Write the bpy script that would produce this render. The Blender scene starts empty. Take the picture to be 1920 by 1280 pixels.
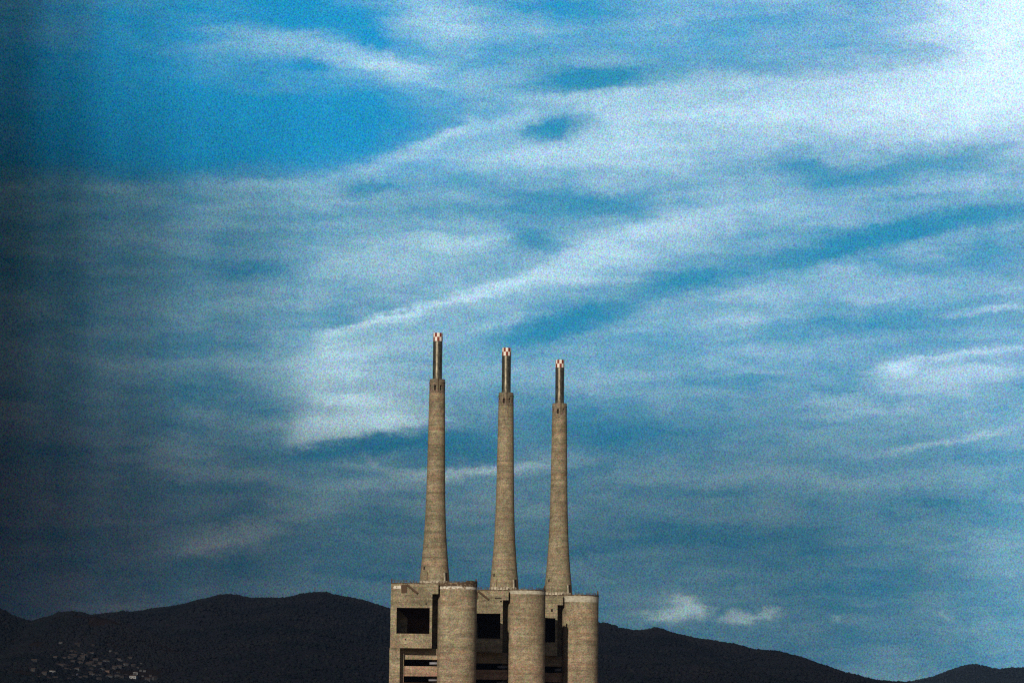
import bpy, bmesh, math, random
import numpy as np
from mathutils import Vector, Matrix

random.seed(7)
rng = np.random.default_rng(7)
S = bpy.context.scene
C = S.collection
R = math.radians

# ------------------------------------------------------------------ camera
F = 5400.0                       # focal length in pixels of a 1920 px wide frame (about 101 mm)
HOR = 1405.0                     # the horizon lies below the lower edge of the frame
PITCH = math.atan((HOR - 640.0) / F)
ROLL = R(0.58)
EYE = Vector((0, 0, 5.0))
cam_d = bpy.data.cameras.new("camera")
cam = bpy.data.objects.new("camera", cam_d)
C.objects.link(cam)
cam_d.sensor_width = 36.0
cam_d.lens = 36.0 * F / 1920.0
cam_d.clip_start = 1.0
cam_d.clip_end = 90000.0
RM = Matrix.Rotation(math.pi / 2 + PITCH, 3, 'X') @ Matrix.Rotation(ROLL, 3, 'Z')
cam.matrix_world = Matrix.Translation(EYE) @ RM.to_4x4()
S.camera = cam


def ray(px, py):
    return (RM @ Vector(((px - 960.0) / F, (640.0 - py) / F, -1.0))).normalized()


def on_plane(px, py, Y):
    """Where the sight line of a photo pixel meets the vertical plane at distance Y."""
    d = ray(px, py)
    return EYE + d * (Y / d.y)


# ------------------------------------------------------------------ sun
SUN_AZ = 18.5                    # degrees left of straight behind the camera
SUN_EL = 25.0
to_sun = Vector((-math.sin(R(SUN_AZ)) * math.cos(R(SUN_EL)),
                 -math.cos(R(SUN_AZ)) * math.cos(R(SUN_EL)), math.sin(R(SUN_EL))))
sd = bpy.data.lights.new("sun", 'SUN')
sd.energy = 3.0
sd.angle = R(0.5)
sd.color = (1.0, 0.86, 0.66)
sun = bpy.data.objects.new("sun", sd)
C.objects.link(sun)
sun.location = (0, 0, 400)
sun.rotation_euler = (-to_sun).to_track_quat('-Z', 'Y').to_euler()

S.view_settings.view_transform = 'Standard'
S.view_settings.look = 'None'
S.view_settings.exposure = 0.0
S.view_settings.gamma = 1.0
S.render.engine = 'CYCLES'
S.cycles.use_denoising = False
S.cycles.max_bounces = 5
S.cycles.diffuse_bounces = 3
S.cycles.pixel_filter_type = 'BLACKMAN_HARRIS'
S.cycles.filter_width = 1.2


# ------------------------------------------------------------------ node helper
class NT:
    def __init__(self, tree):
        self.t = tree

    def n(self, kind, **kw):
        nd = self.t.nodes.new(kind)
        for k, v in kw.items():
            setattr(nd, k, v)
        return nd

    def put(self, sock, v):
        if v is None:
            return
        if isinstance(v, bpy.types.NodeSocket):
            self.t.links.new(v, sock)
        elif hasattr(sock.default_value, '__len__') and not hasattr(v, '__len__'):
            sock.default_value = (v,) * len(sock.default_value)
        else:
            if hasattr(v, '__len__') and len(v) == 3 and len(sock.default_value) == 4:
                v = (*v, 1.0)
            sock.default_value = v

    def m(self, op, a, b=None, c=None, clamp=False):
        nd = self.n('ShaderNodeMath', operation=op, use_clamp=clamp)
        for i, v in enumerate((a, b, c)):
            self.put(nd.inputs[i], v)
        return nd.outputs[0]

    def vm(self, op, a, b=None, c=None, scale=None):
        nd = self.n('ShaderNodeVectorMath', operation=op)
        for i, v in enumerate((a, b, c)):
            if i < len(nd.inputs):
                self.put(nd.inputs[i], v)
        if scale is not None:
            self.put(nd.inputs['Scale'], scale)
        return nd.outputs['Value'] if op in ('DOT_PRODUCT', 'LENGTH') else nd.outputs[0]

    def mapping(self, v, loc=(0, 0, 0), rot=(0, 0, 0), sc=(1, 1, 1), typ='POINT'):
        nd = self.n('ShaderNodeMapping', vector_type=typ)
        self.put(nd.inputs[0], v)
        nd.inputs[1].default_value = loc
        nd.inputs[2].default_value = rot
        nd.inputs[3].default_value = sc
        return nd.outputs[0]

    def noise(self, v, scale, detail=4.0, rough=0.5, dist=0.0, out='Fac', dim='3D'):
        nd = self.n('ShaderNodeTexNoise', noise_dimensions=dim)
        self.put(nd.inputs['Vector'], v)
        nd.inputs['Scale'].default_value = scale
        nd.inputs['Detail'].default_value = detail
        nd.inputs['Roughness'].default_value = rough
        nd.inputs['Distortion'].default_value = dist
        return nd.outputs[0] if out == 'Fac' else nd.outputs[1]

    def ramp(self, fac, stops, interp='LINEAR'):
        nd = self.n('ShaderNodeValToRGB')
        nd.color_ramp.interpolation = interp
        el = nd.color_ramp.elements
        while len(el) < len(stops):
            el.new(0.5)
        for e, (p, c) in zip(el, stops):
            e.position = p
            e.color = (c, c, c, 1) if not hasattr(c, '__len__') else (*c, 1)
        self.put(nd.inputs[0], fac)
        return nd.outputs[0]

    def mix(self, fac, a, b, blend='MIX'):
        nd = self.n('ShaderNodeMix', data_type='RGBA', blend_type=blend)
        self.put(nd.inputs[0], fac)
        self.put(nd.inputs[6], a)
        self.put(nd.inputs[7], b)
        return nd.outputs[2]

    def maprange(self, v, a, b, c=0.0, d=1.0, typ='LINEAR'):
        nd = self.n('ShaderNodeMapRange', interpolation_type=typ)
        self.put(nd.inputs[0], v)
        for i, x in enumerate((a, b, c, d)):
            nd.inputs[i + 1].default_value = x
        return nd.outputs[0]


# ------------------------------------------------------------------ sky
# soft strokes of cirrus (x, y, half length, half height, tilt up to the right, amount)
STROKES = [
    # clear blue holes, upper left
    (470, 245, 330, 80, 6, -.36), (170, 170, 260, 150, 0, -.26), (600, 30, 190, 40, -12, -.30),
    (700, 205, 150, 50, 12, -.12), (330, 40, 220, 60, 0, -.12), (700, 75, 40, 16, -20, -.16),
    # arc of cloud at the top
    (440, 75, 110, 26, 0, .08), (570, 88, 130, 24, -8, .12), (675, 108, 90, 22, -22, .14),
    (850, 55, 120, 45, 0, .24), (760, 125, 70, 20, -20, .18), (640, 150, 130, 30, 0, .12),
    (575, 120, 34, 12, 0, -.26), (660, 132, 70, 9, -3, -.12), (880, 125, 60, 9, 15, -.10),
    (850, 180, 120, 30, 0, .10),
    # rising edge of the big sheet
    (845, 247, 40, 8, 32, .14), (775, 285, 90, 15, 24, .14), (650, 325, 110, 14, 12, .12),
    (500, 342, 110, 10, 2, .07), (230, 345, 110, 10, 0, .10),
    (700, 350, 75, 15, 8, -.15), (560, 412, 100, 11, 5, -.08), (900, 300, 90, 16, 5, .10),
    (760, 458, 160, 22, 2, .22), (720, 505, 220, 45, 10, .12), (470, 512, 110, 18, 4, -.14),
    (250, 430, 220, 60, 0, -.06), (850, 390, 120, 14, 0, -.10), (560, 560, 160, 20, 4, .06),
    # bright sheet right of the middle
    (1300, 235, 330, 70, 0, .23), (1500, 200, 300, 48, 3, .18), (1120, 300, 220, 50, 0, .14),
    (1100, 150, 90, 19, 4, -.52), (1050, 240, 66, 23, 8, -.56), (1050, 15, 110, 25, 0, -.22),
    (1280, 80, 260, 55, 0, -.06), (1930, 40, 190, 140, 0, .80), (1830, 210, 210, 60, 0, .28),
    (1510, 322, 80, 20, -5, -.22), (1650, 320, 150, 24, 12, -.16), (1780, 290, 120, 20, 10, -.10),
    (1850, 340, 90, 25, 5, .14), (1000, 365, 100, 24, -6, -.18), (1130, 388, 100, 15, -6, -.14),
    (1190, 345, 90, 16, -8, .08), (1000, 450, 48, 20, -8, -.28), (1345, 1148, 16, 12, 0, -.14), (1440, 385, 120, 12, 5, .08),
    (1525, 420, 40, 6, 5, .14),
    # long diagonal streak with the blue lane under it
    (1080, 500, 250, 34, 15, .24), (1240, 430, 150, 24, 12, .16), (880, 556, 110, 10, 17, .20),
    (730, 597, 90, 7, 14, .24), (625, 630, 38, 8, 5, .22), (960, 600, 120, 8, 14, .08),
    (1570, 470, 150, 25, 17, -.24), (1730, 425, 130, 18, 12, -.24), (1320, 522, 110, 22, 12, -.20),
    (1095, 592, 120, 19, 16, -.32), (1040, 625, 80, 12, 10, -.16), (1880, 400, 90, 20, 5, -.12),
    (1290, 562, 150, 16, 6, .14), (1390, 610, 110, 18, 5, .16), (1650, 600, 190, 22, 2, -.16),
    (1855, 580, 90, 7, 5, .20), (1800, 500, 150, 26, 0, -.08), (1880, 540, 70, 16, 0, .10),
    (1760, 482, 35, 5, 3, .14),
    # pale patch left of the first chimney
    (670, 705, 95, 55, 0, .24), (655, 752, 85, 15, -5, .38), (690, 792, 120, 14, 2, .44), (640, 700, 60, 20, 10, .16),
    (590, 805, 45, 22, 25, .16), (660, 662, 80, 11, 5, .16), (560, 700, 60, 60, 0, .06),
    (700, 838, 150, 17, 8, -.22), (880, 848, 80, 22, 0, -.20), (740, 885, 120, 9, -5, .14),
    (700, 870, 35, 7, -30, .12), (920, 886, 110, 10, 5, .34), (1010, 868, 60, 9, 14, .16),
    (650, 908, 90, 12, 0, .14), (370, 790, 180, 50, 25, .10), (560, 955, 110, 18, 10, .20),
    (430, 1008, 160, 20, 12, .28), (430, 968, 120, 10, 8, -.10), (600, 1045, 200, 16, 0, -.06),
    # lower right
    (990, 685, 160, 34, 0, .10), (1200, 805, 190, 36, 0, -.14), (1440, 695, 90, 8, -4, .16),
    (1530, 755, 70, 10, 0, .24), (1690, 690, 42, 14, 8, .36), (1770, 715, 100, 22, 5, .26),
    (1820, 662, 110, 6, 6, .24), (1900, 700, 80, 18, 0, .14), (1570, 782, 80, 8, -3, .16),
    (1660, 770, 70, 8, 4, .10), (1740, 836, 100, 6, 9, .26), (1860, 812, 70, 8, 10, .16),
    (1320, 890, 220, 14, 2, .12), (1365, 922, 60, 8, 3, -.16), (1460, 1020, 220, 40, 0, -.14),
    (1150, 930, 140, 30, 0, .10), (1600, 910, 200, 16, 3, .06), (1250, 985, 200, 12, 0, -.05),
    # small cumulus above the ridge
    (1262, 1147, 32, 10, 4, .55), (1288, 1133, 30, 17, -8, .80), (1244, 1155, 22, 6, 0, .30),
    (1402, 1157, 44, 6, 3, .42), (1432, 1147, 13, 8, 0, .42), (1372, 1152, 24, 6, 0, .20),
    (1558, 1158, 12, 5, 0, .24), (1773, 1155, 10, 9, 0, .18),
]
KS = 54.0                        # sky coordinates: one unit = 100 photo pixels of angle


def sky_xy(px, py):
    d = ray(px, py)
    return math.atan2(d.x, d.y) * KS, math.asin(d.z) * KS


w = bpy.data.worlds.new("World")
S.world = w
w.use_nodes = True
w.cycles.sampling_method = 'MANUAL'
w.cycles.sample_map_resolution = 512
wt = w.node_tree
wt.nodes.clear()
k = NT(wt)
tc = k.n('ShaderNodeTexCoord').outputs['Generated']
sep = k.n('ShaderNodeSeparateXYZ')
wt.links.new(tc, sep.inputs[0])
az = k.m('MULTIPLY', k.m('ARCTAN2', sep.outputs[0], sep.outputs[1]), KS)
el = k.m('MULTIPLY', k.m('ARCSINE', k.m('MINIMUM', k.m('MAXIMUM', sep.outputs[2], -1.0), 1.0)), KS)
comb = k.n('ShaderNodeCombineXYZ')
k.put(comb.inputs[0], az)
k.put(comb.inputs[1], el)
P2 = comb.outputs[0]
# streaky warp of the coordinates
wp = k.mapping(P2, rot=(0, 0, R(-11)), sc=(.30, 1.0, 1))
w1 = k.vm('SUBTRACT', k.noise(wp, 1.1, 3, .5, out='Color'), (.5, .5, .5))
w2 = k.vm('SUBTRACT', k.noise(wp, 4.5, 4, .6, out='Color'), (.5, .5, .5))
Pw = k.vm('ADD', P2, k.vm('MULTIPLY', w1, (.8, .26, 0)))
Pw = k.vm('ADD', Pw, k.vm('MULTIPLY', w2, (.8, .26, 0)))
w3 = k.vm('SUBTRACT', k.noise(P2, 5.5, 5, .7, out='Color'), (.5, .5, .5))
Pw = k.vm('ADD', Pw, k.vm('MULTIPLY', w3, (.30, .26, 0)))
chain = k.vm('MULTIPLY', Pw, (1, 1, 0))       # the running sum travels in z, so the strokes are summed one by one
for (x, y, a, b, t, s) in STROKES:
    cx, cy = sky_xy(x, y)
    mp = k.mapping(chain, loc=(cx, cy, 0), rot=(0, 0, R(t) - ROLL), sc=(a / 100.0, b / 100.0, 1e7), typ='TEXTURE')
    d2 = k.vm('DOT_PRODUCT', mp, mp)
    g = k.m('POWER', 0.42, d2)
    chain = k.vm('MULTIPLY_ADD', g, (0, 0, s * 1.1), chain)
sepc = k.n('ShaderNodeSeparateXYZ')
wt.links.new(chain, sepc.inputs[0])
acc = sepc.outputs[2]
patchy = k.noise(k.mapping(P2, loc=(5, 11, 0), rot=(0, 0, R(-14)), sc=(.45, 1, 1)), 2.6, 6, .7)
acc = k.m('MULTIPLY', acc, k.maprange(patchy, .3, .7, .72, 1.22))
# brightness of the cloud deck: darker to the left and low down
# cloud sheets and a far-ridge band, each with one crisp edge and one that thins out
X0, X1 = sky_xy(0, 640)[0], sky_xy(1920, 640)[0]
sepw = k.n('ShaderNodeSeparateXYZ')
wt.links.new(Pw, sepw.inputs[0])
uw = k.maprange(sepw.outputs[0], X0, X1)
EL0, EL1 = sky_xy(960, 1280)[1], sky_xy(960, 0)[1]


def sheet(edge, amount, sharp, fade, below=True):
    sts = [((sky_xy(x, y)[0] - X0) / (X1 - X0), (sky_xy(x, y)[1] - EL0) / (EL1 - EL0)) for x, y in edge]
    ed = k.maprange(k.ramp(uw, sts), 0, 1, EL0, EL1)
    am = k.ramp(uw, [(x / 1920.0, a) for x, a in amount], 'EASE')
    d = k.m('SUBTRACT', ed, sepw.outputs[1])          # positive below the edge
    if not below:
        d = k.m('MULTIPLY', d, -1.0)
    on = k.maprange(d, -sharp / 100, sharp / 100, 0, 1, 'SMOOTHSTEP')
    off = k.m('POWER', .37, k.m('MAXIMUM', k.m('DIVIDE', d, fade / 100), 0.0))
    return k.m('MULTIPLY', k.m('MULTIPLY', on, off), am)


SHEETS = [
    ([(0, 335), (200, 341), (330, 345), (500, 336), (640, 320), (720, 296), (780, 270), (840, 240), (880, 232), (960, 212),
      (1010, 190), (1080, 178), (1200, 165), (1300, 155), (1500, 150), (1700, 130), (1920, 95)],
     [(0, .04), (200, .12), (600, .13), (760, .20), (900, .10), (1000, .08), (1200, .16), (1900, .14)], 13, 110, True),
    ([(260, 66), (420, 46), (520, 50), (600, 74), (680, 86), (740, 106), (800, 125), (880, 126), (960, 140)],
     [(260, 0), (400, .06), (560, .12), (730, .16), (850, .08), (940, 0)], 8, 55, True),
    ([(560, 632), (640, 619), (700, 599), (760, 585), (860, 550), (960, 514), (1060, 476), (1160, 440), (1300, 400)],
     [(570, 0), (620, .24), (900, .20), (1150, .10), (1300, 0)], 10, 46, True),
    ([(520, 846), (600, 829), (700, 818), (800, 800), (900, 786)],
     [(520, 0), (585, .42), (720, .44), (800, .26), (870, 0)], 12, 75, False),
    ([(540, 918), (660, 901), (780, 895), (850, 889), (930, 880), (1000, 872), (1100, 860)],
     [(540, 0), (650, .10), (850, .24), (1050, .18), (1140, 0)], 7, 38, True),
    ([(1280, 540), (1420, 512), (1560, 485), (1700, 450), (1900, 400)],
     [(1250, 0), (1400, .12), (1700, .14), (1880, .02)], 10, 60, True),
    ([(1420, 1196), (1500, 1205), (1600, 1216), (1700, 1232), (1800, 1250), (1900, 1270)],
     [(1400, 0), (1500, -.16), (1700, -.14), (1840, 0)], 5, 90, True),  # darker band painted into the sky for a faint hazy ridge
    ([(1620, 700), (1680, 676), (1760, 668), (1850, 660), (1919, 655)],
     [(1620, 0), (1680, .20), (1850, .16), (1919, .14)], 8, 55, True),
]
acc0 = acc
for sh in SHEETS:
    acc = k.m('ADD', acc, sheet(*sh))
# fibrous cirrus texture
st1 = k.noise(k.mapping(Pw, rot=(0, 0, R(-9)), sc=(.22, 1.0, 1)), 1.3, 7, .62)
st2 = k.noise(k.mapping(Pw, loc=(7, 3, 0), rot=(0, 0, R(-4)), sc=(.16, 1.0, 1)), 3.4, 5, .6)
st3 = k.noise(P2, 1.5, 5, .6)
tex = k.m('ADD', k.m('MULTIPLY', k.m('SUBTRACT', st1, .5), .85),
          k.m('ADD', k.m('MULTIPLY', k.m('SUBTRACT', st2, .5), .42), k.m('MULTIPLY', k.m('SUBTRACT', st3, .5), .30)))
# less texture in the clear holes
hole = k.maprange(acc, -.35, .05, .25, 1.0)
D = k.m('ADD', k.m('ADD', acc, .30), k.m('MULTIPLY', tex, hole))
D = k.maprange(D, -.05, 1.05, 0.0, 1.0, 'SMOOTHSTEP')

un = k.maprange(az, sky_xy(0, 640)[0], sky_xy(1920, 640)[0])
r_top = k.ramp(un, [(0, .46), (.05, .27), (.11, .11), (.2, .03), (.36, .0), (1, .0)], 'EASE')
r_mid = k.ramp(un, [(0, .74), (.05, .56), (.11, .38), (.2, .20), (.32, .06), (.5, .02), (1, .0)], 'EASE')
r_low = k.ramp(un, [(0, .86), (.05, .72), (.11, .58), (.2, .44), (.36, .30), (.52, .24), (.75, .22), (.88, .14), (1, .02)], 'EASE')
el_of = lambda y: sky_xy(960, y)[1]
fa = k.maprange(el, el_of(60), el_of(560), 0, 1, 'SMOOTHSTEP')
fb = k.maprange(el, el_of(620), el_of(1030), 0, 1, 'SMOOTHSTEP')
E = k.mix(fb, k.mix(fa, r_top, r_mid), r_low)
E = k.m('ADD', E, k.m('MULTIPLY', k.m('SUBTRACT', st3, .5), .06))
gain = k.m('POWER', 2.0, k.m('ADD', k.m('MULTIPLY', E, -5.0), k.m('MULTIPLY', k.maprange(acc, .42, 1.1, 0, 1), .45)))

nish = k.n('ShaderNodeTexSky', sky_type='NISHITA')
nish.sun_disc = False
nish.sun_elevation = R(SUN_EL)
nish.sun_rotation = R(180 + SUN_AZ)
nish.altitude = 100
nish.air_density = 1.0
nish.dust_density = 0.6
nish.ozone_density = 2.0
SKY_STRENGTH = 0.08
blue_hi = (.018, .315, .61)
blue_lo = (.035, .32, .55)
muted = k.mix(fb, (.034, .280, .480), (.030, .245, .415))
clear = k.m('MULTIPLY', k.maprange(un, .36, .60, 1, 0, 'SMOOTHSTEP'), k.maprange(el, el_of(300), el_of(380), 1, 0, 'SMOOTHSTEP'))
clear = k.m('MAXIMUM', clear, k.maprange(el, el_of(60), el_of(160), .75, 0, 'SMOOTHSTEP'))
blue = k.mix(clear, muted, blue_hi)
cloud = k.mix(fb, k.mix(un, (.56, .86, .96), (.60, .81, .99)), (.50, .73, .80))
deck = k.mix(D, blue, cloud)
deck = k.vm('SCALE', deck, scale=gain)
# the darkened lower left is a warmer, purplish grey
low_left = k.m('MULTIPLY', k.maprange(E, .30, .70, 0, 1), k.maprange(el, el_of(500), el_of(900), 0, 1))
deck = k.vm('MULTIPLY', deck, k.mix(low_left, (1, 1, 1), (1.34, .90, .92)))
# fine mottling of the high cloud
gr = k.vm('SUBTRACT', k.noise(k.mapping(P2, rot=(R(31), R(23), R(37))), 35.0, 2.0, .8, out='Color'), (.5, .5, .5))
gr2 = k.m('SUBTRACT', k.noise(k.mapping(P2, loc=(31, 17, 0), rot=(R(50), R(-27), R(20))), 47.0, 2.0, .8), .5)
grv = k.vm('ADD', k.vm('SCALE', gr, scale=2.5), k.vm('SCALE', (1, 1, 1), scale=k.m('MULTIPLY', gr2, 1.0)))
deck = k.vm('MULTIPLY', deck, k.vm('ADD', grv, (1, 1, 1)))
deck = k.vm('ADD', deck, k.vm('SCALE', grv, scale=.02))
deck = k.vm('SCALE', deck, scale=1.0 / SKY_STRENGTH)
# the deck covers the part of the sky beyond the power station; elsewhere clear sky
sector = k.m('MULTIPLY', k.maprange(k.m('ABSOLUTE', az), 14, 40, 1, 0, 'SMOOTHSTEP'),
             k.maprange(el, 18, 40, 1, 0, 'SMOOTHSTEP'))
col = k.mix(sector, k.vm('SCALE', nish.outputs[0], scale=.30), deck)
bg = k.n('ShaderNodeBackground')
k.put(bg.inputs[0], col)
bg.inputs[1].default_value = SKY_STRENGTH
wo = k.n('ShaderNodeOutputWorld')
wt.links.new(bg.outputs[0], wo.inputs[0])


# ------------------------------------------------------------------ object helpers
def tag(o, label=None, cat=None, group=None, kind=None):
    if label:
        o['label'] = label
    if cat:
        o['category'] = cat
    if group:
        o['group'] = group
    if kind:
        o['kind'] = kind
    return o


def thing(name, loc=(0, 0, 0), rz=0.0):
    o = bpy.data.objects.new(name, None)
    C.objects.link(o)
    o.location = loc
    o.rotation_euler = (0, 0, rz)
    return o


class MB:
    def __init__(self):
        self.v, self.f, self.mi = [], [], []
        self.smooth = []

    def quad(self, idx, mi=0, smooth=False):
        self.f.append(idx)
        self.mi.append(mi)
        self.smooth.append(smooth)

    def box(self, x0, x1, y0, y1, z0, z1, mi=0):
        b = len(self.v)
        self.v += [(x, y, z) for z in (z0, z1) for (x, y) in ((x0, y0), (x1, y0), (x1, y1), (x0, y1))]
        for q in ((0, 3, 2, 1), (4, 5, 6, 7), (0, 1, 5, 4), (1, 2, 6, 5), (2, 3, 7, 6), (3, 0, 4, 7)):
            self.quad([b + i for i in q], mi)
        return self

    def bar(self, p0, p1, wd, dp=None, mi=0):
        p0, p1 = Vector(p0), Vector(p1)
        dp = dp or wd
        d = (p1 - p0).normalized()
        s = d.cross(Vector((0, 1, 0)))
        if s.length < 1e-3:
            s = d.cross(Vector((1, 0, 0)))
        s.normalize()
        u = s.cross(d)
        b = len(self.v)
        for p in (p0, p1):
            for (i, j) in ((-1, -1), (1, -1), (1, 1), (-1, 1)):
                self.v.append(tuple(p + s * (i * wd / 2) + u * (j * dp / 2)))
        for q in ((0, 3, 2, 1), (4, 5, 6, 7), (0, 1, 5, 4), (1, 2, 6, 5), (2, 3, 7, 6), (3, 0, 4, 7)):
            self.quad([b + i for i in q], mi)
        return self

    def loft(self, rings, closed=True, cap0=False, cap1=False, mi=0, smooth=True):
        """rings: list of equal-length point lists, counter-clockwise seen from above, going up."""
        b = len(self.v)
        n = len(rings[0])
        for r_ in rings:
            self.v += [tuple(p) for p in r_]
        for i in range(len(rings) - 1):
            for j in range(n if closed else n - 1):
                j2 = (j + 1) % n
                self.quad([b + i * n + j, b + i * n + j2, b + (i + 1) * n + j2, b + (i + 1) * n + j], mi, smooth)
        if cap0:
            self.quad([b + j for j in reversed(range(n))], mi)
        if cap1:
            self.quad([b + (len(rings) - 1) * n + j for j in range(n)], mi)
        return self

    def build(self, name, mats, parent=None):
        me = bpy.data.meshes.new(name)
        me.from_pydata(self.v, [], self.f)
        if not isinstance(mats, (list, tuple)):
            mats = [mats]
        for m_ in mats:
            me.materials.append(m_)
        me.polygons.foreach_set('material_index', self.mi)
        me.polygons.foreach_set('use_smooth', self.smooth)
        me.update()
        o = bpy.data.objects.new(name, me)
        C.objects.link(o)
        if parent:
            o.parent = parent
        return o


def circle(r, z, n=72, cx=0.0, cy=0.0, a0=0.0, a1=2 * math.pi):
    full = abs(a1 - a0 - 2 * math.pi) < 1e-6
    m_ = n if full else n + 1
    return [(cx + r * math.cos(a0 + (a1 - a0) * i / n), cy + r * math.sin(a0 + (a1 - a0) * i / n), z) for i in range(m_)]


# ------------------------------------------------------------------ materials
def new_mat(name):
    m_ = bpy.data.materials.new(name)
    m_.use_nodes = True
    t = m_.node_tree
    b = t.nodes['Principled BSDF']
    return m_, NT(t), b


def concrete(name, base=(.325, .288, .205), pink=.35, dark=1.0, ring=1.0, split=False):
    m_, q, b = new_mat(name)
    co = q.vm('ADD', q.n('ShaderNodeTexCoord').outputs['Object'], q.vm('SCALE', q.n('ShaderNodeObjectInfo').outputs['Location'], scale=.37))
    big = q.noise(q.mapping(co, sc=(1, 1, .6)), .10, 4, .6)
    c = q.mix(q.maprange(big, .32, .68), tuple(v * .74 for v in base), tuple(v * 1.16 for v in base))
    # warm and greenish casts in broad bands between pours
    band = q.noise(q.mapping(co, sc=(.15, .15, 1)), .32, 5, .65)
    c = q.mix(q.m('MULTIPLY', q.maprange(band, .50, .72), pink), c, (base[0] * 1.12, base[1] * .82, base[2] * .78))
    grn = q.noise(q.mapping(co, loc=(13, 5, 9), sc=(.6, .6, 1)), .22, 4, .6)
    c = q.mix(q.m('MULTIPLY', q.maprange(grn, .52, .72), .45), c, (base[0] * .74, base[1] * .84, base[2] * .74))
    # streaks of weathering
    stv = q.noise(q.mapping(co, sc=(1, 1, .055)), 1.5, 4, .6)
    c = q.mix(q.m('MULTIPLY', q.maprange(stv, .50, .78), .38), c, (base[0] * .52, base[1] * .44, base[2] * .36))
    # shuttering joints
    sp = q.n('ShaderNodeSeparateXYZ')
    q.put(sp.inputs[0], co)
    zz = q.m('ADD', sp.outputs[2], q.m('MULTIPLY', q.noise(co, .4, 2, .5), .35))
    fr = q.m('FRACT', q.m('DIVIDE', zz, 2.4))
    jl = q.m('MULTIPLY', q.maprange(fr, .0, .16, 1.0, 0.0), q.maprange(q.noise(q.mapping(co, sc=(.3, .3, 1)), .5, 3, .6), .38, .62))
    c = q.mix(q.m('MULTIPLY', jl, .40 * ring), c, (base[0] * .48, base[1] * .42, base[2] * .38))
    raw = q.n('ShaderNodeSeparateXYZ')
    q.put(raw.inputs[0], q.n('ShaderNodeTexCoord').outputs['Object'])
    # reddish film colour shift painted into the lower walls
    red_cast = q.m('MULTIPLY', q.maprange(raw.outputs[2], 60, 28, 0, .75), q.maprange(q.noise(q.mapping(co, sc=(1, 1, .5)), .16, 4, .6), .35, .6))
    c = q.mix(red_cast, c, (base[0] * 1.02, base[1] * .80, base[2] * .84))
    if split:            # darker right of an upright line, down to a ragged edge
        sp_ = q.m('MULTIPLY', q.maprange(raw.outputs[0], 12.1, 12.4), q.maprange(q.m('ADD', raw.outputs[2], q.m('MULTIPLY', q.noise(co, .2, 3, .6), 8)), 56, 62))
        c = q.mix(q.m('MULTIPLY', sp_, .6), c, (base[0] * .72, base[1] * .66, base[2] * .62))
    # uneven pours: bands and clouded patches
    lb = q.noise(q.mapping(co, sc=(.06, .06, 1)), .55, 5, .7)
    lm = q.noise(co, .42, 5, .7)
    c = q.vm('SCALE', c, scale=q.m('MULTIPLY', q.maprange(lb, .32, .68, .66, 1.26), q.maprange(lm, .32, .68, .68, 1.28)))
    # aggregate speckle
    g1 = q.noise(q.mapping(co, rot=(.5, .4, .6)), 1.5, 3, .85, out='Color')
    g2 = q.noise(q.mapping(co, loc=(3, 8, 1), rot=(.9, .2, .3)), 1.7, 3, .85)
    sv = q.vm('ADD', q.vm('SCALE', q.vm('SUBTRACT', g1, (.5, .5, .5)), scale=2.0),
              q.vm('SCALE', (1, 1, 1), scale=q.m('MULTIPLY', q.m('SUBTRACT', g2, .5), 2.8)))
    c = q.vm('MULTIPLY', c, q.vm('MAXIMUM', q.vm('ADD', sv, (dark, dark, dark)), (.15, .15, .15)))
    q.put(b.inputs['Base Color'], c)
    b.inputs['Roughness'].default_value = .92
    b.inputs['Specular IOR Level'].default_value = .2
    bp = q.n('ShaderNodeBump')
    bp.inputs['Strength'].default_value = .55
    bp.inputs['Distance'].default_value = .12
    q.put(bp.inputs['Height'], q.m('ADD', q.noise(co, 1.2, 5, .7), q.m('MULTIPLY', jl, -.6)))
    q.put(b.inputs['Normal'], bp.outputs[0])
    return m_


def peeling(name, white=(.62, .60, .54), under=(.27, .22, .15), lo=.42, hi=.55, sc=.8):
    m_, q, b = new_mat(name)
    co = q.n('ShaderNodeTexCoord').outputs['Object']
    n1 = q.noise(q.mapping(co, sc=(1, 1, 1.4)), sc, 5, .7)
    g1 = q.noise(co, 3.0, 2.5, .8)
    c = q.mix(q.maprange(n1, lo, hi), under, white)
    c = q.vm('SCALE', c, scale=q.m('ADD', .7, q.m('MULTIPLY', g1, .6)))
    q.put(b.inputs['Base Color'], c)
    b.inputs['Roughness'].default_value = .85
    return m_


def plain(name, col, rough=.8, metal=0.0, var=.5, sc=1.5):
    m_, q, b = new_mat(name)
    co = q.n('ShaderNodeTexCoord').outputs['Object']
    n1 = q.noise(co, sc, 4, .7)
    c = q.vm('SCALE', col, scale=q.m('ADD', 1 - var / 2, q.m('MULTIPLY', n1, var)))
    q.put(b.inputs['Base Color'], c)
    b.inputs['Roughness'].default_value = rough
    b.inputs['Metallic'].default_value = metal
    return m_


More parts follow.
